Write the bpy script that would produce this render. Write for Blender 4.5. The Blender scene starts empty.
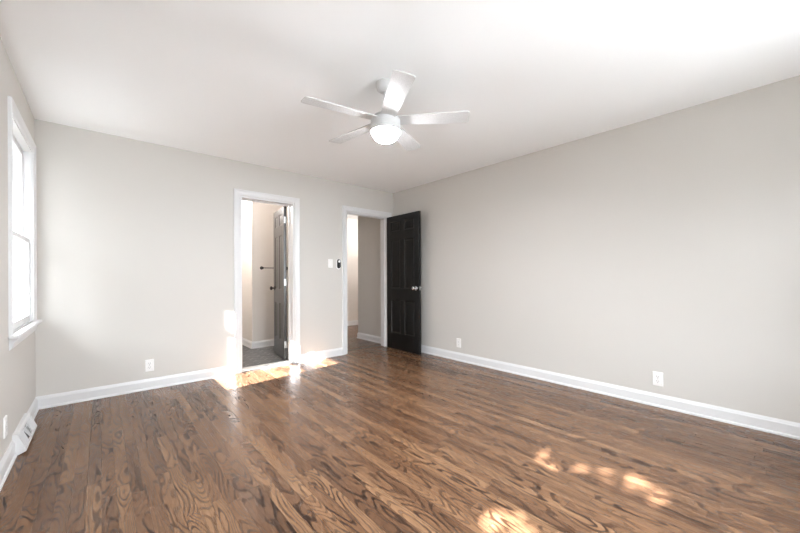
import bpy, bmesh, math, random
from mathutils import Vector, Matrix

S = bpy.context.scene
COL = S.collection

# ------------------------------------------------------------------ room size
XL, XR, YB, YR, H = -.414, 3.526, 4.175, -.5, 2.44
WT = .16                                   # thickness of the inner walls
WX = .12                                   # thickness of the outer walls

# ------------------------------------------------------------------ camera
cd = bpy.data.cameras.new('camera')
cam = bpy.data.objects.new('camera', cd)
COL.objects.link(cam)
cd.sensor_width = 36
cd.lens = 341.465 / 800 * 36
cd.shift_y = (276.91 - 266.5) / 800
cd.clip_start = .01
cam.matrix_world = (Matrix.Translation((0, 0, 1.1)) @ Matrix.Rotation(-.7197, 4, 'Z')
                    @ Matrix.Rotation(math.pi / 2, 4, 'X') @ Matrix.Rotation(-.0043, 4, 'Z'))
S.camera = cam

# ------------------------------------------------------------------ sky, sun, daylight
w = bpy.data.worlds.new('sky')
S.world = w
w.use_nodes = True
wb = w.node_tree.nodes['Background']
wb.inputs[0].default_value = (.86, .93, 1, 1)
wb.inputs[1].default_value = 9

sd = bpy.data.lights.new('sun', 'SUN')
sun = bpy.data.objects.new('sun', sd)
COL.objects.link(sun)
sd.energy = 40
sd.angle = .009
sd.color = (.98, .98, 1)
SUN = Vector((1.667, .217, -1)).normalized()
sun.rotation_euler = SUN.to_track_quat('-Z', 'Y').to_euler()
sun.location = (-6, 2, 6)


def area(name, loc, direction, sx, sy, energy, color=(1, 1, 1), portal=False):
    d = bpy.data.lights.new(name, 'AREA')
    o = bpy.data.objects.new(name, d)
    COL.objects.link(o)
    d.shape = 'RECTANGLE'
    d.size, d.size_y = sx, sy
    d.energy = energy
    d.color = color
    if portal:
        d.cycles.is_portal = True
    o.location = loc
    o.rotation_euler = Vector(direction).to_track_quat('-Z', 'Y').to_euler()
    return o


# sky portals in the window openings
area('daylight_portal', (XL - WX - .01, 3.575, 1.44), (1, 0, 0), .95, 1.4, 1, portal=True)
area('daylight_portal', (1.8, YR - WX - .01, 1.44), (0, 1, 0), 2.1, 1.45, 1, portal=True)
area('daylight_portal', (XL - WX - .01, .31, 1.44), (1, 0, 0), .95, 1.4, 1, portal=True)

S.view_settings.view_transform = 'Standard'
S.view_settings.look = 'None'
S.view_settings.gamma = 1
S.view_settings.use_curve_mapping = False
S.view_settings.exposure = 1.32
S.cycles.max_bounces = 14
S.cycles.diffuse_bounces = 8
S.cycles.sample_clamp_indirect = 25


# ------------------------------------------------------------------ materials
def mat(name, color, rough=.5, metal=0, bump=0, bscale=200, spec=.5, coat=0, emit=None, estr=0):
    m = bpy.data.materials.new(name)
    m.use_nodes = True
    nt = m.node_tree
    b = nt.nodes['Principled BSDF']
    b.inputs['Base Color'].default_value = (*color, 1)
    b.inputs['Roughness'].default_value = rough
    b.inputs['Metallic'].default_value = metal
    b.inputs['Specular IOR Level'].default_value = spec
    b.inputs['Coat Weight'].default_value = coat
    if emit:
        b.inputs['Emission Color'].default_value = (*emit, 1)
        b.inputs['Emission Strength'].default_value = estr
    tc = nt.nodes.new('ShaderNodeTexCoord')
    n = nt.nodes.new('ShaderNodeTexNoise')
    n.inputs['Scale'].default_value = bscale
    n.inputs['Detail'].default_value = 3
    nt.links.new(tc.outputs['Object'], n.inputs['Vector'])
    if bump:
        bp = nt.nodes.new('ShaderNodeBump')
        bp.inputs['Strength'].default_value = bump
        bp.inputs['Distance'].default_value = .002
        nt.links.new(n.outputs['Fac'], bp.inputs['Height'])
        nt.links.new(bp.outputs['Normal'], b.inputs['Normal'])
    mx = nt.nodes.new('ShaderNodeMapRange')
    mx.inputs['To Min'].default_value = max(0, rough - .05)
    mx.inputs['To Max'].default_value = min(1, rough + .05)
    nt.links.new(n.outputs['Fac'], mx.inputs['Value'])
    nt.links.new(mx.outputs['Result'], b.inputs['Roughness'])
    return m


M_WALL = mat('greige_wall_paint', (.59, .567, .53), .6, bump=.12, bscale=260, spec=.3)
M_BATHWALL = mat('cream_wall_paint', (.66, .62, .58), .6, bump=.12, bscale=260, spec=.3)
M_CEIL = mat('white_ceiling_paint', (.93, .945, .95), .8, bump=.2, bscale=150, spec=.2)
M_TRIM = mat('white_gloss_trim_paint', (.70, .70, .70), .32)
M_PLAST = mat('white_plastic', (.84, .83, .81), .35)
M_FAN = mat('white_fan_lacquer', (.60, .60, .595), .28)
M_DARK = mat('dark_slot', (.02, .02, .02), .5)
M_CHROME = mat('polished_chrome', (.75, .75, .75), .12, metal=1)
M_STEEL = mat('satin_nickel', (.42, .42, .41), .35, metal=1)
M_BLACKM = mat('black_metal', (.006, .006, .006), .35, metal=0, spec=.35)
M_BLACKDOOR = mat('black_door_paint', (.0035, .0038, .004), .3, bump=.25, bscale=90, spec=.35)
M_BROWNDOOR = mat('charcoal_door_paint', (.035, .031, .028), .3, bump=.2, bscale=90, spec=.6)
M_MARBLE = mat('white_marble', (.78, .77, .75), .2)
M_GLOW = mat('glowing_diffuser', (.9, .9, .9), .4, emit=(.94, .955, 1), estr=50)
M_LAMP = mat('warm_lamp_glass', (.9, .9, .9), .4, emit=(1, .9, .78), estr=6)
M_BARK = mat('bark', (.09, .065, .045), .9, bump=1, bscale=30)
M_LEAF = mat('leaf_green', (.07, .13, .035), .6)
M_GRASS = mat('pale_gravel', (.15, .148, .14), .9, bump=1, bscale=20)
M_SIDING = mat('soffit_paint', (.45, .45, .45), .6)


def glass_mat():
    m = bpy.data.materials.new('window_glass')
    m.use_nodes = True
    nt = m.node_tree
    nt.nodes.clear()
    o = nt.nodes.new('ShaderNodeOutputMaterial')
    t = nt.nodes.new('ShaderNodeBsdfTransparent')
    g = nt.nodes.new('ShaderNodeBsdfGlossy')
    g.inputs['Roughness'].default_value = .02
    x = nt.nodes.new('ShaderNodeMixShader')
    x.inputs[0].default_value = .06
    nt.links.new(t.outputs[0], x.inputs[1])
    nt.links.new(g.outputs[0], x.inputs[2])
    nt.links.new(x.outputs[0], o.inputs[0])
    return m


M_GLASS = glass_mat()


class NT:
    """tiny helper to write node maths as expressions"""
    def __init__(s, m):
        s.nt = m.node_tree

    def put(s, node, i, v):
        if isinstance(v, (int, float)):
            node.inputs[i].default_value = v
        elif isinstance(v, tuple):
            node.inputs[i].default_value = v
        else:
            s.nt.links.new(v, node.inputs[i])

    def m(s, op, a, b=0.0, c=0.0):
        n = s.nt.nodes.new('ShaderNodeMath')
        n.operation = op
        s.put(n, 0, a)
        s.put(n, 1, b)
        s.put(n, 2, c)
        return n.outputs[0]

    def vec(s, x, y, z):
        n = s.nt.nodes.new('ShaderNodeCombineXYZ')
        s.put(n, 0, x)
        s.put(n, 1, y)
        s.put(n, 2, z)
        return n.outputs[0]

    def noise(s, v, scale=1, detail=2, rough=.5, dist=0.0):
        n = s.nt.nodes.new('ShaderNodeTexNoise')
        s.nt.links.new(v, n.inputs['Vector'])
        n.inputs['Scale'].default_value = scale
        n.inputs['Detail'].default_value = detail
        n.inputs['Roughness'].default_value = rough
        n.inputs['Distortion'].default_value = dist
        return n.outputs['Fac']

    def white(s, v):
        n = s.nt.nodes.new('ShaderNodeTexWhiteNoise')
        n.noise_dimensions = '3D'
        s.nt.links.new(v, n.inputs['Vector'])
        return n.outputs['Value'], n.outputs['Color']

    def mr(s, v, a, b, c, d, smooth=False):
        n = s.nt.nodes.new('ShaderNodeMapRange')
        if smooth:
            n.interpolation_type = 'SMOOTHSTEP'
        s.put(n, 0, v)
        for i, q in enumerate((a, b, c, d)):
            s.put(n, i + 1, q)
        return n.outputs[0]

    def ramp(s, v, stops):
        n = s.nt.nodes.new('ShaderNodeValToRGB')
        while len(n.color_ramp.elements) < len(stops):
            n.color_ramp.elements.new(.5)
        for e, (p, c) in zip(n.color_ramp.elements, stops):
            e.position = p
            e.color = (*c, 1)
        s.nt.links.new(v, n.inputs[0])
        return n.outputs[0]

    def mix(s, f, a, b, mode='MIX'):
        n = s.nt.nodes.new('ShaderNodeMix')
        n.data_type = 'RGBA'
        n.blend_type = mode
        s.put(n, 0, f)
        s.put(n, 6, a)
        s.put(n, 7, b)
        return n.outputs[2]


def wood_mat(name, swap=False):
    """stained oak strip floor: boards with random length, tone and cathedral grain"""
    m = bpy.data.materials.new(name)
    m.use_nodes = True
    k = NT(m)
    nt = m.node_tree
    g = nt.nodes.new('ShaderNodeNewGeometry')
    sp = nt.nodes.new('ShaderNodeSeparateXYZ')
    nt.links.new(g.outputs['Position'], sp.inputs[0])
    x, y = sp.outputs[0], sp.outputs[1]
    if swap:
        x, y = y, x
    W = .0575
    bx = k.m('DIVIDE', x, W)
    ix = k.m('FLOOR', bx)
    fx = k.m('FRACT', bx)
    r1, rc1 = k.white(k.vec(ix, 3.7, 1.1))
    r2, _ = k.white(k.vec(ix, 9.2, 5.5))
    by = k.m('ADD', k.m('DIVIDE', y, k.m('MULTIPLY_ADD', r2, .8, .5)), k.m('MULTIPLY', r1, 37.0))
    iy = k.m('FLOOR', by)
    fy = k.m('FRACT', by)
    rid, _ = k.white(k.vec(ix, iy, 0.3))
    rid2, _ = k.white(k.vec(ix, iy, 7.3))
    rid3, _ = k.white(k.vec(ix, iy, 17.9))
    # cathedral figure: contour lines of a stretched noise, each board cut from its own place
    seed = k.m('MULTIPLY', rid2, 60.0)
    gv = k.vec(k.m('MULTIPLY', x, 9.0), k.m('MULTIPLY', y, 1.5), seed)
    wob = k.noise(k.vec(k.m('MULTIPLY', x, 26.0), k.m('MULTIPLY', y, 11.0), seed), 1, 2)
    n = k.noise(gv, 1, 1.2, .45)
    n = k.m('ADD', n, k.m('MULTIPLY', wob, .026))
    freq = k.m('MULTIPLY_ADD', rid3, 55.0, 85.0)
    ring = k.m('SINE', k.m('MULTIPLY', n, freq))
    line = k.mr(ring, .1, .8, 0.0, 1.0, True)
    amp = k.mr(k.noise(k.vec(k.m('MULTIPLY', x, 14.0), k.m('MULTIPLY', y, 2.6), seed), 1, 2), .35, .58, .4, 1.0)
    line = k.m('MULTIPLY', line, amp)
    strength = k.mr(rid, 0, 1, .7, 1.0)
    line = k.m('MULTIPLY', line, strength)
    # open pores
    pore = k.noise(k.vec(k.m('MULTIPLY', x, 260.0), k.m('MULTIPLY', y, 7.0), seed), 1, 2)
    pore = k.mr(pore, .52, .72, 0, 1)
    streak = k.noise(k.vec(k.m('MULTIPLY', x, 60.0), k.m('MULTIPLY', y, 1.5), seed), 1, 3)
    tone = k.m('ADD', k.m('MULTIPLY', rid3, .62), k.m('MULTIPLY', streak, .40))
    base = k.ramp(tone, [(0.0, (.068, .034, .018)), (.3, (.128, .066, .036)), (.62, (.197, .105, .056)),
                         (.85, (.262, .148, .080)), (1.0, (.35, .21, .12))])
    dark = k.mix(1.0, base, (.12, .09, .08, 1), 'MULTIPLY')
    c = k.mix(k.m('MULTIPLY', line, .95), base, dark)
    c = k.mix(k.m('MULTIPLY', pore, .42), c, dark)
    # fine joints
    ex = k.m('MINIMUM', fx, k.m('SUBTRACT', 1.0, fx))
    gap = k.mr(ex, .004, .016, 1, 0)
    ey = k.m('MINIMUM', fy, k.m('SUBTRACT', 1.0, fy))
    gapy = k.mr(ey, .0005, .0016, 1, 0)
    gap = k.m('MAXIMUM', gap, gapy)
    c = k.mix(k.m('MULTIPLY', gap, .75), c, (.03, .016, .01, 1))
    b = nt.nodes['Principled BSDF']
    nt.links.new(c, b.inputs['Base Color'])
    rough = k.m('ADD', k.m('MULTIPLY_ADD', line, .08, .23), k.m('MULTIPLY', pore, .06))
    nt.links.new(rough, b.inputs['Roughness'])
    b.inputs['Specular IOR Level'].default_value = .27
    b.inputs['Coat Weight'].default_value = .04
    b.inputs['Coat Roughness'].default_value = .16
    cup = k.noise(k.vec(k.m('MULTIPLY', x, 17.0), k.m('MULTIPLY', y, 3.0), rid), 1, 2)
    hgt = k.m('SUBTRACT', k.m('MULTIPLY', cup, 1.0), k.m('MULTIPLY', gap, .6))
    bp = nt.nodes.new('ShaderNodeBump')
    bp.inputs['Strength'].default_value = .35
    bp.inputs['Distance'].default_value = .002
    nt.links.new(hgt, bp.inputs['Height'])
    nt.links.new(bp.outputs['Normal'], b.inputs['Normal'])
    return m


def tile_mat():
    m = bpy.data.materials.new('grey_slate_tile')
    m.use_nodes = True
    nt = m.node_tree
    k = NT(m)
    g = nt.nodes.new('ShaderNodeNewGeometry')
    mp = nt.nodes.new('ShaderNodeMapping')
    mp.inputs['Rotation'].default_value = (0, 0, math.radians(45))
    nt.links.new(g.outputs['Position'], mp.inputs[0])
    br = nt.nodes.new('ShaderNodeTexBrick')
    br.inputs['Color1'].default_value = (.045, .045, .048, 1)
    br.inputs['Color2'].default_value = (.085, .084, .084, 1)
    br.inputs['Mortar'].default_value = (.35, .34, .33, 1)
    br.inputs['Scale'].default_value = 1
    br.inputs['Mortar Size'].default_value = .004
    br.inputs['Brick Width'].default_value = .2
    br.inputs['Row Height'].default_value = .1
    nt.links.new(mp.outputs[0], br.inputs['Vector'])
    n = k.noise(g.outputs['Position'], 22, 4)
    c = k.mix(k.mr(n, .45, .75, 0, .4), br.outputs['Color'], (.24, .235, .23, 1))
    b = nt.nodes['Principled BSDF']
    nt.links.new(c, b.inputs['Base Color'])
    b.inputs['Roughness'].default_value = .35
    return m


M_WOOD = wood_mat('stained_oak_strips')
M_WOODH = wood_mat('stained_oak_strips_hall', True)
M_TILE = tile_mat()


# ------------------------------------------------------------------ mesh helpers
def V(*a):
    return Vector(a)


def box(bm, x0, x1, y0, y1, z0, z1, bevel=0, seg=1):
    vs = [bm.verts.new(p) for p in ((x0, y0, z0), (x1, y0, z0), (x1, y1, z0), (x0, y1, z0),
                                    (x0, y0, z1), (x1, y0, z1), (x1, y1, z1), (x0, y1, z1))]
    fs = [bm.faces.new([vs[i] for i in q]) for q in
          ((0, 3, 2, 1), (4, 5, 6, 7), (0, 1, 5, 4), (1, 2, 6, 5), (2, 3, 7, 6), (3, 0, 4, 7))]
    if bevel:
        es = list({e for f in fs for e in f.edges})
        bmesh.ops.bevel(bm, geom=es, offset=bevel, segments=seg, affect='EDGES', profile=.6)
    return vs


def lathe(bm, prof, seg=40, M=None):
    """prof: list of (radius, z); revolve round local z"""
    M = M or Matrix()
    rings = []
    for r, z in prof:
        if r < 1e-6:
            rings.append([bm.verts.new(M @ V(0, 0, z))])
        else:
            rings.append([bm.verts.new(M @ V(r * math.cos(2 * math.pi * i / seg), r * math.sin(2 * math.pi * i / seg), z))
                          for i in range(seg)])
    for a, b in zip(rings, rings[1:]):
        for i in range(seg):
            j = (i + 1) % seg
            if len(a) == 1 and len(b) == 1:
                continue
            if len(a) == 1:
                bm.faces.new((a[0], b[i], b[j]))
            elif len(b) == 1:
                bm.faces.new((a[i], a[j], b[0]))
            else:
                bm.faces.new((a[i], a[j], b[j], b[i]))


def prism(bm, pts, f):
    """pts: 2D outline; f(u,v,t) -> 3D for t in (0,1)"""
    a = [bm.verts.new(f(u, v, 0)) for u, v in pts]
    b = [bm.verts.new(f(u, v, 1)) for u, v in pts]
    bm.faces.new(a)
    bm.faces.new(b[::-1])
    n = len(pts)
    for i in range(n):
        j = (i + 1) % n
        bm.faces.new((a[i], b[i], b[j], a[j]))


def obj(name, bm, m, parent=None, smooth=False, loc=None):
    bmesh.ops.recalc_face_normals(bm, faces=bm.faces)
    me = bpy.data.meshes.new(name)
    bm.to_mesh(me)
    bm.free()
    me.materials.append(m)
    if smooth:
        for p in me.polygons:
            p.use_smooth = True
        try:
            me.set_sharp_from_angle(angle=math.radians(35))
        except Exception:
            pass
    o = bpy.data.objects.new(name, me)
    COL.objects.link(o)
    if parent:
        o.parent = parent
    if loc:
        o.location = loc
    return o


def N():
    return bmesh.new()


def struct(name, bm, m, label=None, cat=None, parent=None):
    o = obj(name, bm, m, parent)
    if parent is None:
        o['kind'] = 'structure'
        if label:
            o['label'] = label
            o['category'] = cat
    return o


def thing(name, label, cat, loc=(0, 0, 0), rotz=0, group=None):
    o = bpy.data.objects.new(name, None)
    COL.objects.link(o)
    o.empty_display_size = .1
    o.location = loc
    o.rotation_euler = (0, 0, rotz)
    o['label'] = label
    o['category'] = cat
    if group:
        o['group'] = group
    return o


def wall_with_holes(bm, axis, c0, c1, a0, a1, holes, top=H):
    """slab between c0..c1 on `axis`, running a0..a1; holes: (h0,h1,z0,z1)"""
    def seg(s0, s1, z0, z1):
        if s1 - s0 < 1e-5 or z1 - z0 < 1e-5:
            return
        if axis == 'y':
            box(bm, s0, s1, c0, c1, z0, z1)
        else:
            box(bm, c0, c1, s0, s1, z0, z1)
    p = a0
    for h0, h1, z0, z1 in sorted(holes):
        seg(p, h0, 0, top)
        seg(h0, h1, 0, z0)
        seg(h0, h1, z1, top)
        p = h1
    seg(p, a1, 0, top)


# ------------------------------------------------------------------ shell
D1 = (1.228, 1.845, 2.03)     # bathroom doorway: x0, x1, height
D2 = (2.655, 3.385, 2.03)     # hall doorway
JT = .018                     # jamb lining thickness
WY = (3.13, 4.02, .76, 2.125)  # window in the left wall: y0, y1, z0, z1
WY2 = (-.135, .755, .76, 2.125)
WR = (.8, 2.8, .76, 2.125)     # unseen window pair added in the rear wall for more daylight

bm = N()
box(bm, XL, XR, YR, YB, -.06, 0)
struct('floor', bm, M_WOOD, 'glossy stained oak strip floor', 'floor')
bm = N()
box(bm, XL - WX, XR + WX, YR - WX, YB + WT, H, H + .1)
struct('ceiling', bm, M_CEIL, 'flat white painted ceiling', 'ceiling')

bm = N()
wall_with_holes(bm, 'y', YB, YB + WT, XL - WX, XR + WX,
                [(D1[0] - JT, D1[1] + JT, 0, D1[2] + JT), (D2[0] - JT, D2[1] + JT, 0, D2[2] + JT)])
struct('wall_back', bm, M_WALL)
bm = N()
wall_with_holes(bm, 'x', XL - WX, XL, YR, YB, [WY, WY2])
struct('wall_left', bm, M_WALL)
bm = N()
wall_with_holes(bm, 'x', XR, XR + WX, YR, YB, [])
struct('wall_right', bm, M_WALL)
bm = N()
wall_with_holes(bm, 'y', YR - WX, YR, XL - WX, XR + WX, [WR])
struct('wall_rear', bm, M_WALL)


# ---- sweep a profile round the three sides of an opening (mitred) ; plane map f(a, z, d)
def casing(bm, a0, a1, z0, z1, prof, f):
    rows = []
    for wdt, d in prof:
        rows.append([bm.verts.new(f(a0 - wdt, z0, d)), bm.verts.new(f(a0 - wdt, z1 + wdt, d)),
                     bm.verts.new(f(a1 + wdt, z1 + wdt, d)), bm.verts.new(f(a1 + wdt, z0, d))])
    n = len(rows)
    for i in range(n):
        a, b = rows[i], rows[(i + 1) % n]
        for j in range(3):
            bm.faces.new((a[j], a[j + 1], b[j + 1], b[j]))
    bm.faces.new([r[0] for r in rows])
    bm.faces.new([r[3] for r in rows][::-1])


CAS = [(.004, 0), (.004, .009), (.012, .012), (.018, .010), (.040, .013), (.052, .017), (.058, .019),
       (.066, .019), (.068, .017), (.068, 0)]
fb = lambda a, z, d: (a, YB - d, z)
fbb = lambda a, z, d: (a, YB + WT + d, z)


def door_frame(n, D, label, both=True):
    e = bpy.data.objects.new('trim_%d' % n, None)
    COL.objects.link(e)
    e['kind'] = 'structure'
    e['label'] = label
    e['category'] = 'door frame'
    e.location = (0, 0, 0)
    bm = N()
    casing(bm, D[0] - JT, D[1] + JT, 0, D[2] + JT, [(w_ , d) for w_, d in CAS], fb)
    obj('casing', bm, M_TRIM, e)
    bm = N()
    casing(bm, D[0] - JT, D[1] + JT, 0, D[2] + JT, [(w_, d) for w_, d in CAS], fbb)
    obj('casing', bm, M_TRIM, e)
    bm = N()
    y0, y1 = YB, YB + WT
    box(bm, D[0] - JT, D[0], y0, y1, 0, D[2])
    box(bm, D[1], D[1] + JT, y0, y1, 0, D[2])
    box(bm, D[0] - JT, D[1] + JT, y0, y1, D[2], D[2] + JT)
    obj('jamb', bm, M_TRIM, e)
    return e


def stops(e, D, ys):
    bm = N()
    y0, y1 = ys
    box(bm, D[0], D[0] + .011, y0, y1, 0, D[2], .002)
    box(bm, D[1] - .011, D[1], y0, y1, 0, D[2], .002)
    box(bm, D[0] + .011, D[1] - .011, y0, y1, D[2] - .011, D[2], .002)
    obj('door_stop', bm, M_TRIM, e)


e1 = door_frame(1, D1, 'white frame of the bathroom doorway')
stops(e1, D1, (YB + WT - .075, YB + WT - .04))
e2 = door_frame(2, D2, 'white frame of the hall doorway beside the corner')
stops(e2, D2, (YB + .042, YB + .077))
bm = N()
box(bm, D1[0] + .002, D1[1] - .002, YB + .02, YB + WT + .01, .001, .014, .004)
struct('trim_3', bm, M_MARBLE, 'white marble threshold in the bathroom doorway', 'threshold')

# ---- baseboards
BB = [(0, 0), (.021, 0), (.021, .009), (.018, .016), (.013, .019), (.0125, .078), (.0115, .084), (.0085, .089),
      (.0075, .094), (.0045, .1), (.0025, .106), (0, .106)]


def baseboard(name, s0, s1, f, m0=0, m1=0, parent=None, part=None):
    """f(s, d, z) maps run, depth, height to the world; m0/m1 mitre sign at each end"""
    bm = N()
    a = [bm.verts.new(f(s0 + m0 * d, d, z)) for d, z in BB]
    b = [bm.verts.new(f(s1 + m1 * d, d, z)) for d, z in BB]
    bm.faces.new(a)
    bm.faces.new(b[::-1])
    n = len(BB)
    for i in range(n):
        j = (i + 1) % n
        bm.faces.new((a[i], b[i], b[j], a[j]))
    if parent:
        return obj(part, bm, M_TRIM, parent)
    return struct(name, bm, M_TRIM)


fB = lambda s, d, z: (s, YB - d, z)
fL = lambda s, d, z: (XL + d, s, z)
fR = lambda s, d, z: (XR - d, s, z)
fF = lambda s, d, z: (s, YR + d, z)
CW = .068 + JT
REG = (3.16, 3.63)
baseboard('baseboard_back', XL, D1[0] - CW, fB, 1, 0)
baseboard('baseboard_back', D1[1] + CW, D2[0] - CW, fB)
baseboard('baseboard_back', D2[1] + CW, XR, fB, 0, -1)
baseboard('baseboard_left', REG[1], YB, fL, 0, -1)
baseboard('baseboard_left', YR, REG[0], fL, 1, 0)
baseboard('baseboard_right', YR, YB, fR, 1, -1)
baseboard('baseboard_rear', XL, XR, fF, 1, -1)


# ------------------------------------------------------------------ windows
def window(n, Wd, f, label, wt=WX):
    """f(a, d, z): a along the wall, d from the inner wall face into the room (negative = outwards)"""
    a0, a1, z0, z1 = Wd
    e = bpy.data.objects.new('window_%d' % n, None)
    COL.objects.link(e)
    e['kind'] = 'structure'
    e['label'] = label
    e['category'] = 'window'

    def bx(bm, p, q, r, s, t, u, bev=0):      # a0,a1,d0,d1,z0,z1
        P0, P1 = f(p, r, t), f(q, s, u)
        lo = [min(P0[i], P1[i]) for i in range(3)]
        hi = [max(P0[i], P1[i]) for i in range(3)]
        box(bm, lo[0], hi[0], lo[1], hi[1], lo[2], hi[2], bev)
    bm = N()
    casing(bm, a0, a1, z0, z1, [(w_ - .004, d) for w_, d in CAS], lambda a, z, d: f(a, d, z))
    obj('window_casing', bm, M_TRIM, e)
    bm = N()
    t = .012
    bx(bm, a0, a0 + t, -wt, 0, z0, z1)
    bx(bm, a1 - t, a1, -wt, 0, z0, z1)
    bx(bm, a0 + t, a1 - t, -wt, 0, z1 - t, z1)
    bx(bm, a0 + t, a1 - t, -wt, -.06, z0, z0 + .02)
    obj('window_frame', bm, M_TRIM, e)
    # stool with horns and apron
    bm = N()
    bx(bm, a0 - .09, a1 + .09, .0005, .048, z0 - .024, z0, .006)
    bx(bm, a0 + .0125, a1 - .0125, -.058, .002, z0 + .0005, z0 + .003, 0)
    obj('window_sill', bm, M_TRIM, e)
    bm = N()
    ap = [(0, 0), (.034, 0), (.034, -.006), (.026, -.016), (.020, -.022), (.018, -.034), (.014, -.05), (.009, -.062), (0, -.068)]
    prism(bm, ap, lambda u, v, s: f((a0 - .06, a1 + .06)[s], u + .0005, z0 - .0245 + v))
    obj('apron', bm, M_TRIM, e)
    zm = z0 + .635
    fr = .034

    def sash(name, d0, d1, s0, s1, bot, top):
        b = N()
        A0, A1 = a0 + t, a1 - t
        bx(b, A0, A0 + fr, d0, d1, s0, s1, .003)
        bx(b, A1 - fr, A1, d0, d1, s0, s1, .003)
        bx(b, A0 + fr, A1 - fr, d0, d1, s0, s0 + bot, .003)
        bx(b, A0 + fr, A1 - fr, d0, d1, s1 - top, s1, .003)
        o = obj(name, b, M_TRIM, e)
        g = N()
        dm = (d0 + d1) / 2
        bx(g, A0 + fr, A1 - fr, dm - .002, dm + .002, s0 + bot, s1 - top)
        obj('pane', g, M_GLASS, o)
        return o
    lo = sash('lower_sash', -.042, -.012, z0 + .0035, zm + .02, .05, .035)
    sash('upper_sash', -.076, -.046, zm - .02, z1 - t, .035, .04)
    b = N()
    am = (a0 + a1) / 2
    bx(b, am - .03, am + .03, -.036, -.008, zm + .0205, zm + .03, .003)
    bx(b, am - .012, am + .03, -.03, -.012, zm + .03, zm + .038, .003)
    obj('sash_lock', b, M_PLAST, lo)
    return e


window(1, WY, lambda a, d, z: (XL + d, a, z), 'white double hung window in the left wall')
window(2, WY2, lambda a, d, z: (XL + d, a, z), 'second white window in the left wall, nearer the camera')


for i, (p, q) in enumerate(((.8, 1.8), (1.8, 2.8))):  # rear windows out of view, added to brighten the ceiling
    window(3 + i, (p, q, WR[2], WR[3]), lambda a, d, z: (a, YR + d, z), ('added left window in the unseen rear wall, for more daylight', 'added right window in the unseen rear wall, for more daylight')[i])


# ------------------------------------------------------------------ panelled doors
def panel_door(name, Wd, m, knob_m, label, hinge, ang, flip=1, hz=(.2, 1.02, 1.84), knobz=.93):
    """local: leaf runs along +x from the hinge, thickness along y centred; hinge line at the origin"""
    T, HT = .035, 2.02
    bm = N()
    core = .009
    box(bm, .01, Wd - .01, -core, core, .01, HT - .01)
    st = .105
    mid = Wd / 2
    ms = .05
    rails = [(0, .24), (.74, .92), (1.655, 1.785), (1.935, HT)]
    t = T / 2
    box(bm, 0, st, -t, t, 0, HT, .0015)
    box(bm, Wd - st, Wd, -t, t, 0, HT, .0015)
    for z0, z1 in rails:
        box(bm, st, Wd - st, -t, t, z0, z1, .0015)
    pz = [(.24, .74), (.92, 1.655), (1.785, 1.935)]
    for z0, z1 in pz:
        box(bm, mid - ms, mid + ms, -t, t, z0, z1, .0015)
        for x0, x1 in ((st, mid - ms), (mid + ms, Wd - st)):
            for s in (-1, 1):
                # ovolo moulding against the frame, then the raised field
                def ring(lv):
                    return [[bm.verts.new((xx, s * dd, zz)) for xx, zz in
                             ((x0 + i_, z0 + i_), (x1 - i_, z0 + i_), (x1 - i_, z1 - i_), (x0 + i_, z1 - i_))]
                            for i_, dd in lv]
                R = ring([(0, t - .001), (.006, t - .004), (.012, core + .001), (.016, core), (.032, t - .006), (.036, t - .005)])
                for A, B in zip(R, R[1:]):
                    for i in range(4):
                        bm.faces.new((A[i], A[(i + 1) % 4], B[(i + 1) % 4], B[i]))
                bm.faces.new(R[-1])
    o = obj(name, bm, m)
    o['kind'] = 'structure'
    o['label'] = label
    o['category'] = 'door'
    o.location = hinge
    o.rotation_euler = (0, 0, ang)
    # knobs on both faces
    for s in (-1, 1):
        b = N()
        Mx = Matrix.Translation((Wd - .065, s * t, knobz)) @ Matrix.Rotation(-s * math.pi / 2, 4, 'X')
        lathe(b, [(0, 0), (.032, 0), (.032, .004), (.028, .008), (.012, .010), (.011, .026), (.018, .032), (.026, .040),
                  (.0285, .050), (.026, .059), (.018, .065), (0, .067)], 28, Mx)
        kb = obj('door_knob', b, knob_m, o, True)
    b = N()
    box(b, Wd, Wd + .0015, -.012, .012, knobz - .028, knobz + .028)
    box(b, Wd + .0015, Wd + .009, -.006, .006, knobz - .008, knobz + .008, .001)
    obj('latch', b, M_STEEL, o)
    for z in hz:
        b = N()
        lathe(b, [(0, -.047), (.004, -.046), (.0065, -.044), (.0065, .044), (.004, .046), (0, .047)], 14,
              Matrix.Translation((-.004, flip * (t + .003), z)))
        box(b, -.0022, -.0006, -t * .9, t * .9, z - .044, z + .044)
        obj('hinge', b, M_STEEL, o, True)
    return o


# black leaf swung into the room against the right wall
panel_door('door_2', .735, M_BLACKDOOR, M_CHROME, 'open black six panel door standing before the right wall',
           (3.388, 4.158, .008), math.radians(-91.0), flip=1)
# bathroom leaf swung into the bathroom
panel_door('door_1', .60, M_BROWNDOOR, M_BLACKM, 'dark six panel door open inside the bathroom',
           (1.824, YB + WT + .035, .016), math.radians(81.0), flip=-1)

# ------------------------------------------------------------------ bathroom
BX0, BX1, BY1 = .75, 2.33, 6.9
Y2 = YB + WT
bm = N()
box(bm, BX0, BX1, Y2, BY1, -.06, .004)
box(bm, D1[0], D1[1], YB, Y2, -.06, .0)
struct('floor_bathroom', bm, M_TILE, 'grey slate tile floor of the bathroom', 'floor')
bm = N()
box(bm, BX0 - .1, 5.7, Y2, 7.0, H, H + .1)
struct('ceiling_hall', bm, M_CEIL)
bm = N()
box(bm, BX0 - .1, BX0, Y2, 7.0, 0, H)
box(bm, BX0, BX1, BY1, 7.0, .004, H)
struct('wall_bathroom', bm, M_BATHWALL)
bm = N()
box(bm, 1.757, BX1, 5.47, BY1, .004, H)
struct('wall_bathroom_corner', bm, M_BATHWALL)
bm = N()
box(bm, BX1, BX1 + .1, Y2, 7.0, 0, H)
struct('wall_bathroom_right', bm, M_BATHWALL)
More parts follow.
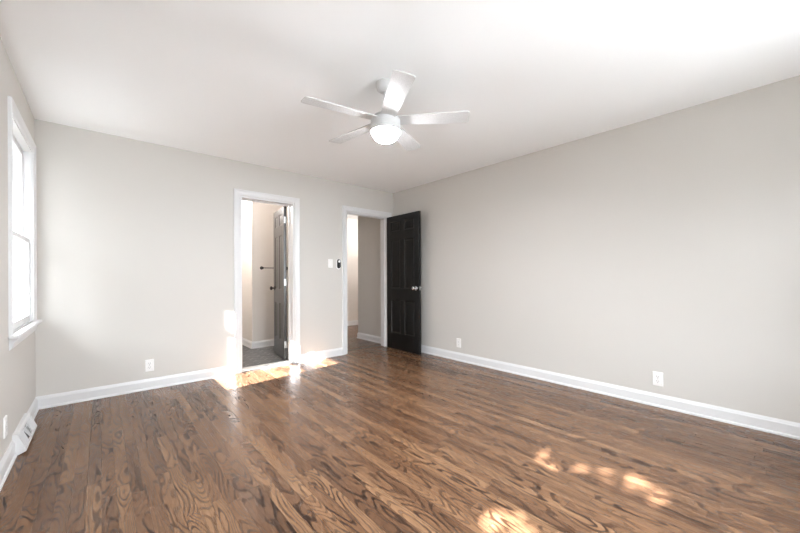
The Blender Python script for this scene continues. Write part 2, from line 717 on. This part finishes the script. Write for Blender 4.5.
baseboard('baseboard_bathroom', 1.757, BX1, lambda s, d, z: (s, 5.47 - d, z + .004), -1, 0)
baseboard('baseboard_bathroom', 5.47, BY1, lambda s, d, z: (1.757 - d, s, z + .004), -1, 0)

# towel bar
t = thing('towel_bar', 'slim black towel bar on the bathroom wall behind the open door', 'towel bar', (1.902, 5.47, 1.25))
for dx in (0, .40):
    b = N()
    lathe(b, [(0, 0), (.026, 0), (.026, .006), (.022, .009), (.011, .011), (.010, .05), (.014, .053), (.016, .06), (.012, .068), (0, .07)],
          24, Matrix.Translation((dx, 0, 0)) @ Matrix.Rotation(math.pi / 2, 4, 'X'))
    obj('bracket', b, M_BLACKM, t, True)
b = N()
lathe(b, [(0, -.012), (.0065, -.012), (.0065, .412), (0, .412)], 16, Matrix.Translation((0, -.058, 0)) @ Matrix.Rotation(math.pi / 2, 4, 'Y'))
obj('bar', b, M_BLACKM, t, True)

# ------------------------------------------------------------------ hall
HX0, HX1, HY1 = BX1 + .1, 5.6, 6.60
bm = N()
box(bm, HX0, HX1, Y2, HY1, -.06, 0)
box(bm, D2[0], D2[1], YB + .0, Y2, -.06, 0)
struct('floor_hall', bm, M_WOODH, 'stained oak floor of the hall', 'floor')
bm = N()
box(bm, HX0, HX1 + .1, HY1, 7.0, 0, H)
box(bm, HX1, HX1 + .1, Y2, HY1, 0, H)
struct('wall_hall', bm, M_BATHWALL)
bm = N()
box(bm, 3.49, 3.61, Y2, 5.13, 0, H)
box(bm, 3.61, HX1, Y2, Y2 + .1, 0, H)
struct('wall_hall_stub', bm, M_WALL)
baseboard('baseboard_hall', Y2, 5.13, lambda s, d, z: (3.49 - d, s, z), 0, 1)
baseboard('baseboard_hall', 3.49, 3.61, lambda s, d, z: (s, 5.13 + d, z), -1, 0)
baseboard('baseboard_hall', HX0, HX1, lambda s, d, z: (s, HY1 - d, z), 0, 0)


def added_globe_light(loc, label, e):  # lamp out of view, added to light the rooms beyond the doorways
    t = thing('added_ceiling_light', label, 'ceiling light', loc)
    b = N()
    lathe(b, [(0, 0), (.075, 0), (.075, -.012), (.06, -.022), (0, -.022)], 32)
    obj('base_plate', b, M_STEEL, t, True)
    b = N()
    lathe(b, [(0, -.022), (.05, -.022), (.1, -.04), (.13, -.07), (.12, -.105), (.08, -.13), (0, -.14)], 32)
    obj('glass_shade', b, M_LAMP, t, True)
    d = bpy.data.lights.new('bulb', 'POINT')
    o = bpy.data.objects.new('bulb', d)
    COL.objects.link(o)
    o.parent = t
    o.location = (0, 0, -.2)
    d.energy = e
    d.shadow_soft_size = .1
    d.color = (1, .95, .92)
    return t


added_globe_light((1.35, 5.5, H), 'unseen round ceiling light added to brighten the bathroom', 22)
added_globe_light((4.6, 5.7, H), 'unseen round ceiling light added to brighten the hall', 18)


# ------------------------------------------------------------------ ceiling fan
FC = (1.49, 1.845)
fan = thing('ceiling_fan', 'white five blade ceiling fan with a glowing round light', 'ceiling fan', (FC[0], FC[1], H))
b = N()
lathe(b, [(0, 0), (.068, 0), (.068, -.018), (.06, -.04), (.04, -.055), (.022, -.06), (0, -.06)], 40)
obj('canopy', b, M_FAN, fan, True)
b = N()
lathe(b, [(0, -.06), (.0125, -.06), (.0125, -.22), (0, -.22)], 20)
obj('downrod', b, M_FAN, fan, True)
b = N()
lathe(b, [(0, -.21), (.03, -.21), (.045, -.22), (.085, -.230), (.088, -.24), (0, -.24)], 48)
obj('motor_cap', b, M_FAN, fan, True)
b = N()
lathe(b, [(.05, -.24), (.094, -.24), (.0965, -.243), (.0965, -.247), (.094, -.25), (.05, -.25)], 48)
obj('trim_ring', b, M_STEEL, fan, True)
b = N()
lathe(b, [(0, -.25), (.097, -.25), (.102, -.256), (.106, -.333), (.1055, -.338), (.102, -.338), (.100, -.331), (0, -.33)], 56)
obj('motor_housing', b, M_FAN, fan, True)
b = N()
lathe(b, [(0, -.3305), (.096, -.336), (.095, -.347), (.089, -.362), (.077, -.379), (.057, -.394), (.03, -.404), (0, -.408)], 56)
obj('light_dome', b, M_GLOW, fan, True)
d = bpy.data.lights.new('fan_lamp', 'AREA')
o = bpy.data.objects.new('fan_lamp', d)
COL.objects.link(o)
o.parent = fan
o.location = (0, 0, -.411)
d.shape = 'DISK'
d.size = .12
d.energy = 12
d.color = (.94, .96, 1)

zB = -.256
PITCH = math.radians(9)


def blade_bm():
    b = N()
    r0, r1, w0, w1 = .085, .572, .098, .128
    out = []
    rc = .022

    def arc(cx, cy, a0, a1, n=5):
        for i in range(n + 1):
            a = math.radians(a0 + (a1 - a0) * i / n)
            out.append((cx + rc * math.cos(a), cy + rc * math.sin(a)))
    out.append((r0, -w0 / 2))
    arc(r1 - rc, -w1 / 2 + rc, -90, 0)
    arc(r1 - rc, w1 / 2 - rc, 0, 90)
    out.append((r0, w0 / 2))
    prism(b, out, lambda u, v, s: (u, v, -.003 + .006 * s))
    return b


def iron_bm():
    b = N()
    box(b, .05, .165, -.03, .03, .0032, .0075, .0015)
    for x_, y_ in ((.115, -.018), (.115, .018), (.15, 0)):
        lathe(b, [(0, .0075), (.006, .0075), (.005, .0105), (0, .011)], 12, Matrix.Translation((x_, y_, 0)))
    return b


b0 = obj('blade', blade_bm(), M_FAN, fan)
i0 = obj('blade_bracket', iron_bm(), M_FAN, b0)
for k in range(5):
    bo = b0 if k == 0 else b0.copy()
    if k:
        COL.objects.link(bo)
        bo.parent = fan
        io = i0.copy()
        COL.objects.link(io)
        io.parent = bo
    bo.matrix_local = (Matrix.Translation((0, 0, zB)) @ Matrix.Rotation(math.radians(169.5 + 72 * k), 4, 'Z')
                       @ Matrix.Rotation(-PITCH, 4, 'X'))


# ------------------------------------------------------------------ wall plates
def rounded(w_, h_, r, n=4):
    out = []
    for cx, cy, a0 in ((w_ / 2 - r, h_ / 2 - r, 0), (-w_ / 2 + r, h_ / 2 - r, 90), (-w_ / 2 + r, -h_ / 2 + r, 180), (w_ / 2 - r, -h_ / 2 + r, 270)):
        for i in range(n + 1):
            a = math.radians(a0 + 90 * i / n)
            out.append((cx + r * math.cos(a), cy + r * math.sin(a)))
    return out


# local frame: plate in the xz plane, facing -y
def slab(b, w_, h_, r, d0, d1, cx=0, cz=0, inset=0):
    a = rounded(w_, h_, r)
    i_ = rounded(w_ - 2 * inset, h_ - 2 * inset, max(r - inset * .5, .0005))
    A = [b.verts.new((cx + u, -d0, cz + v)) for u, v in a]
    B = [b.verts.new((cx + u, -d1, cz + v)) for u, v in i_]
    b.faces.new(A)
    b.faces.new(B[::-1])
    for i in range(len(A)):
        j = (i + 1) % len(A)
        b.faces.new((A[i], B[i], B[j], A[j]))


def outlet(loc, rotz, label):
    t = thing('wall_outlet', label, 'outlet', loc, rotz)
    b = N()
    slab(b, .073, .118, .004, 0, .006, inset=.0035)
    obj('cover_plate', b, M_PLAST, t)
    for cz in (.0195, -.0195):
        b = N()
        slab(b, .034, .029, .012, .006, .0078, 0, cz, .001)
        r_ = obj('socket', b, M_PLAST, t)
        b = N()
        box(b, -.0085, -.006, -.0082, -.0079, cz - .001, cz + .0085)
        box(b, .006, .0085, -.0082, -.0079, cz - .001, cz + .0085)
        lathe(b, [(0, .0079), (.0026, .0079), (.0026, .0082), (0, .0082)], 12, Matrix.Translation((0, 0, cz - .008)) @ Matrix.Rotation(math.pi / 2, 4, 'X'))
        obj('slots', b, M_DARK, r_)
    b = N()
    lathe(b, [(0, .006), (.0035, .006), (.003, .0075), (0, .0078)], 12, Matrix.Rotation(math.pi / 2, 4, 'X'))
    obj('screw', b, M_STEEL, t)
    return t


HP = math.pi / 2
outlet((.361, YB, .236), 0, 'white outlet on the back wall left of the doorways')
outlet((XR, 2.86, .232), -HP, 'small far outlet on the right wall, near the black door')
outlet((XR, .733, .232), -HP, 'nearer and larger outlet on the right wall, far from the corner')
outlet((XL, 2.95, .255), HP, 'outlet seen edge-on on the left wall beside the floor vent')

# switch
t = thing('light_switch', 'white light switch plate on the back wall beside the hall doorway', 'light switch', (2.385, YB, 1.29))
b = N()
slab(b, .073, .118, .004, 0, .006, inset=.0035)
obj('cover_plate', b, M_PLAST, t)
b = N()
slab(b, .033, .066, .003, .006, .0075, inset=.001)
pr = obj('rocker', b, M_PLAST, t)
for cz in (.048, -.048):
    b = N()
    lathe(b, [(0, .006), (.003, .006), (.0025, .007), (0, .0072)], 12, Matrix.Translation((0, 0, cz)) @ Matrix.Rotation(math.pi / 2, 4, 'X'))
    obj('screw', b, M_STEEL, t)

# remote in its holder
t = thing('remote_holder', 'oval white wall cradle holding a black remote, beside the light switch', 'wall cradle', (2.512, YB, 1.285))
b = N()
slab(b, .078, .155, .0385, 0, .008, inset=.003)
obj('cradle', b, M_PLAST, t)
t = thing('remote_control', 'black oval fan remote with a white round dial', 'remote control', (2.512, YB - .008, 1.288))
b = N()
slab(b, .056, .130, .0275, 0, .012, inset=.003)
obj('body', b, M_BLACKM, t)
b = N()
lathe(b, [(0, .012), (.017, .012), (.016, .0145), (0, .015)], 24, Matrix.Translation((.002, 0, .033)) @ Matrix.Rotation(math.pi / 2, 4, 'X'))
obj('dial', b, M_PLAST, t, True)
for cz in (-.005, -.022, -.039):
    b = N()
    lathe(b, [(0, .012), (.0035, .012), (.003, .0132), (0, .0134)], 12, Matrix.Translation((0, 0, cz)) @ Matrix.Rotation(math.pi / 2, 4, 'X'))
    obj('button', b, M_STEEL, t)

# ------------------------------------------------------------------ baseboard register (floor vent)
t = thing('baseboard_vent', 'white sloped metal heating vent set in the left baseboard under the window', 'vent', (XL, REG[0], 0))
L = REG[1] - REG[0]
b = N()
prof = [(.0, .001), (.022, .001), (.060, .018), (.062, .024), (.024, .128), (.018, .132), (0, .132)]
for s0, s1 in ((.0015, .014), (L - .014, L - .0015)):
    prism(b, prof, lambda u, v, s: (u, (s0, s1)[s], v))
prism(b, [(0, .118), (.029, .114), (.024, .128), (.018, .132), (0, .132)], lambda u, v, s: (u, (.014, L - .014)[s], v))
prism(b, [(0, .001), (.022, .001), (.060, .018), (.062, .024), (.0595, .032), (.035, .026), (0, .02)], lambda u, v, s: (u, (.014, L - .014)[s], v))
obj('vent_frame', b, M_TRIM, t)
# louvres: fan of thin bars across the slope, and a face plate behind
n_ = Vector((.104, 0, .038)).normalized()
dn = Vector((-.038 / .1107, 0, .104 / .1107))
o_ = Vector((.0585, 0, .032))


def bar(bm, u0, v0, u1, v1, w_, lift):
    """bar on the sloping face; u along the wall, v up the slope"""
    p, q = V(u0, v0), V(u1, v1)
    dr = (q - p).normalized()
    pr_ = V(-dr.y, dr.x) * w_ / 2

    def P3(c, l):
        return o_ + Vector((0, c.x, 0)) + dn * c.y + n_ * l
    lo = [bm.verts.new(P3(c, lift - .003)) for c in (p - pr_, q - pr_, q + pr_, p + pr_)]
    hi = [bm.verts.new(P3(c, lift)) for c in (p - pr_, q - pr_, q + pr_, p + pr_)]
    bm.faces.new(lo)
    bm.faces.new(hi[::-1])
    for i in range(4):
        j = (i + 1) % 4
        bm.faces.new((lo[i], hi[i], hi[j], lo[j]))


SL = .09
b = N()
bar(b, .014, SL / 2 - .002, L - .014, SL / 2 - .002, SL - .004, -.006)
obj('vent_back', b, M_TRIM, t)
b = N()
bar(b, L / 2 - .075, SL / 2, L / 2 + .075, SL / 2, SL - .02, -.0045)  # dark plate stands in for the shade inside the duct
obj('vent_shade_plate', b, M_DARK, t)
b = N()
mid = L / 2
for i in range(-13, 14):
    if i == 0:
        continue
    u0 = mid + i * .0165
    fan_ = abs(i) <= 5
    bar(b, mid + i * .005 if fan_ else u0, .004, u0, SL - .008, .0065, .0005)
obj('louvres', b, M_TRIM, t)
b = N()
bar(b, mid - .012, SL * .55, mid + .012, SL * .55, .012, .009)
bar(b, mid - .003, SL * .25, mid + .003, SL * .8, .008, .006)
obj('damper_lever', b, M_STEEL, t)

# ------------------------------------------------------------------ outdoors
bm = N()
box(bm, -30, XL - WX - .001, -20, 40, -.75, -.7)
struct('ground', bm, M_GRASS, 'pale gravel yard outside the windows', 'ground')
bm = N()
box(bm, -1.63, XL - WX - .001, YR - 1, YB + 1, 2.35, 2.45)
struct('trim_eave', bm, M_SIDING, 'roof eave above the left windows', 'eave')

# blobs of sun that reach the floor through gaps of the crown (floor coordinates)
BLOBS = [[(1.88, .98), (2.17, 1.04), (2.0, .93), (1.93, .85)],
         [(2.02, .84), (2.10, .81), (2.07, .76), (2.01, .78)],
         [(2.06, .70), (2.14, .70), (2.21, .60), (2.18, .41), (1.99, .42), (2.06, .52), (1.99, .62)],
         [(1.27, .92), (1.36, .93), (1.43, .84), (1.34, .68), (1.18, .68)]]


def inside(px, py, poly):
    c = False
    n = len(poly)
    for i in range(n):
        x1, y1 = poly[i]
        x2, y2 = poly[(i + 1) % n]
        if (y1 > py) != (y2 > py) and px < (x2 - x1) * (py - y1) / (y2 - y1) + x1:
            c = not c
    return c


random.seed(5)
tree = thing('tree', 'leafy garden tree outside the left windows', 'tree', (-3.7, -.15, -.7))
b = N()
lathe(b, [(0, 0), (.2, 0), (.14, .3), (.12, 1.6), (.09, 2.6), (.03, 4.2), (0, 4.25)], 16)
obj('trunk', b, M_BARK, tree, True)
b = N()
cnt = 0
while cnt < 14000:
    p = Vector((random.uniform(-1, 1), random.uniform(-1, 1), random.uniform(-1, 1)))
    if p.length > 1:
        continue
    q = Vector((p.x * .9, p.y * .85, 3.85 + p.z * .85))
    wpos = q + Vector((-3.7, -.15, -.7))
    cnt += 1
    s = .05
    tt = wpos.z / -SUN.z
    hit = wpos + SUN * tt
    if any(inside(hit.x + ox, hit.y + oy, pl) for pl in BLOBS for ox, oy in
           ((0, 0), (.05, 0), (-.05, 0), (0, .025), (0, -.025))):
        if random.random() > .04:
            continue
    ax = Vector((random.gauss(0, 1), random.gauss(0, 1), random.gauss(0, 1))).normalized()
    bx_ = ax.orthogonal().normalized() * s * .5
    c_ = ax.cross(bx_).normalized() * s
    v = [b.verts.new(q + a) for a in (-c_, bx_ + ax * .01, c_, -bx_ + ax * .01)]
    b.faces.new((v[0], v[1], v[2]))
    b.faces.new((v[0], v[2], v[3]))
fo = obj('foliage', b, M_LEAF, tree)
fo['kind'] = 'stuff'
t = thing('sun_blocking_trunk', 'added unseen trunk that shades part of the far left window', 'tree', (-2.2, 3.037, -.7))
b = N()  # trunk added out of view to keep sun off part of the window
lathe(b, [(0, 0), (.26, 0), (.20, .3), (.187, 1.2), (.187, 5.0), (.12, 6.5), (0, 6.6)], 24)
obj('trunk', b, M_BARK, t, True)

# unseen house added across the side yard to block low daylight
t = thing('light_blocking_house', 'added unseen grey house that blocks daylight across the side yard', 'house', (-8.5, -3, -.7))
b = N()
box(b, -6, 0, -14, 14, 0, 4.6)
obj('walls', b, mat('grey_siding', (.14, .145, .15), .7, bump=.5, bscale=8), t)
b = N()
prism(b, [(-6.5, 4.55), (.5, 4.55), (-3, 6.6)], lambda u, v, s_: (u, (-14.4, 14.4)[s_], v))
obj('roof', b, mat('dark_shingles', (.08, .08, .085), .9, bump=1, bscale=12), t)
for yy in (-10, -5, 0, 5, 10):
    b = N()
    box(b, -.02, .04, yy - .6, yy + .6, 1.2, 2.7, .01)
    f_ = obj('window', b, M_SIDING, t)
    b = N()
    box(b, .03, .045, yy - .5, yy + .5, 1.3, 2.6)
    obj('pane', b, M_DARK, f_)

bm = N()
box(bm, -14, XL - WX - .001, -4.2, -4, -.7, 1.9, .02)  # wall added out of view to hold back glare from the side yard
struct('light_blocking_wall', bm, mat('dull_render', (.22, .20, .18), .8, bump=.5, bscale=20), 'added unseen rendered wall that blocks low daylight in the side yard', 'wall')

bm = N()
box(bm, XL - WX - .0, 6, -7, YR - WX - .002, -.7, -.2, .01)  # pale slab added out of view to bounce daylight up through the rear windows
struct('bounce_slab', bm, mat('pale_concrete', (.20, .20, .195), .8, bump=.3, bscale=15), 'added unseen pale slab that bounces daylight onto the ceiling', 'bounce_slab')
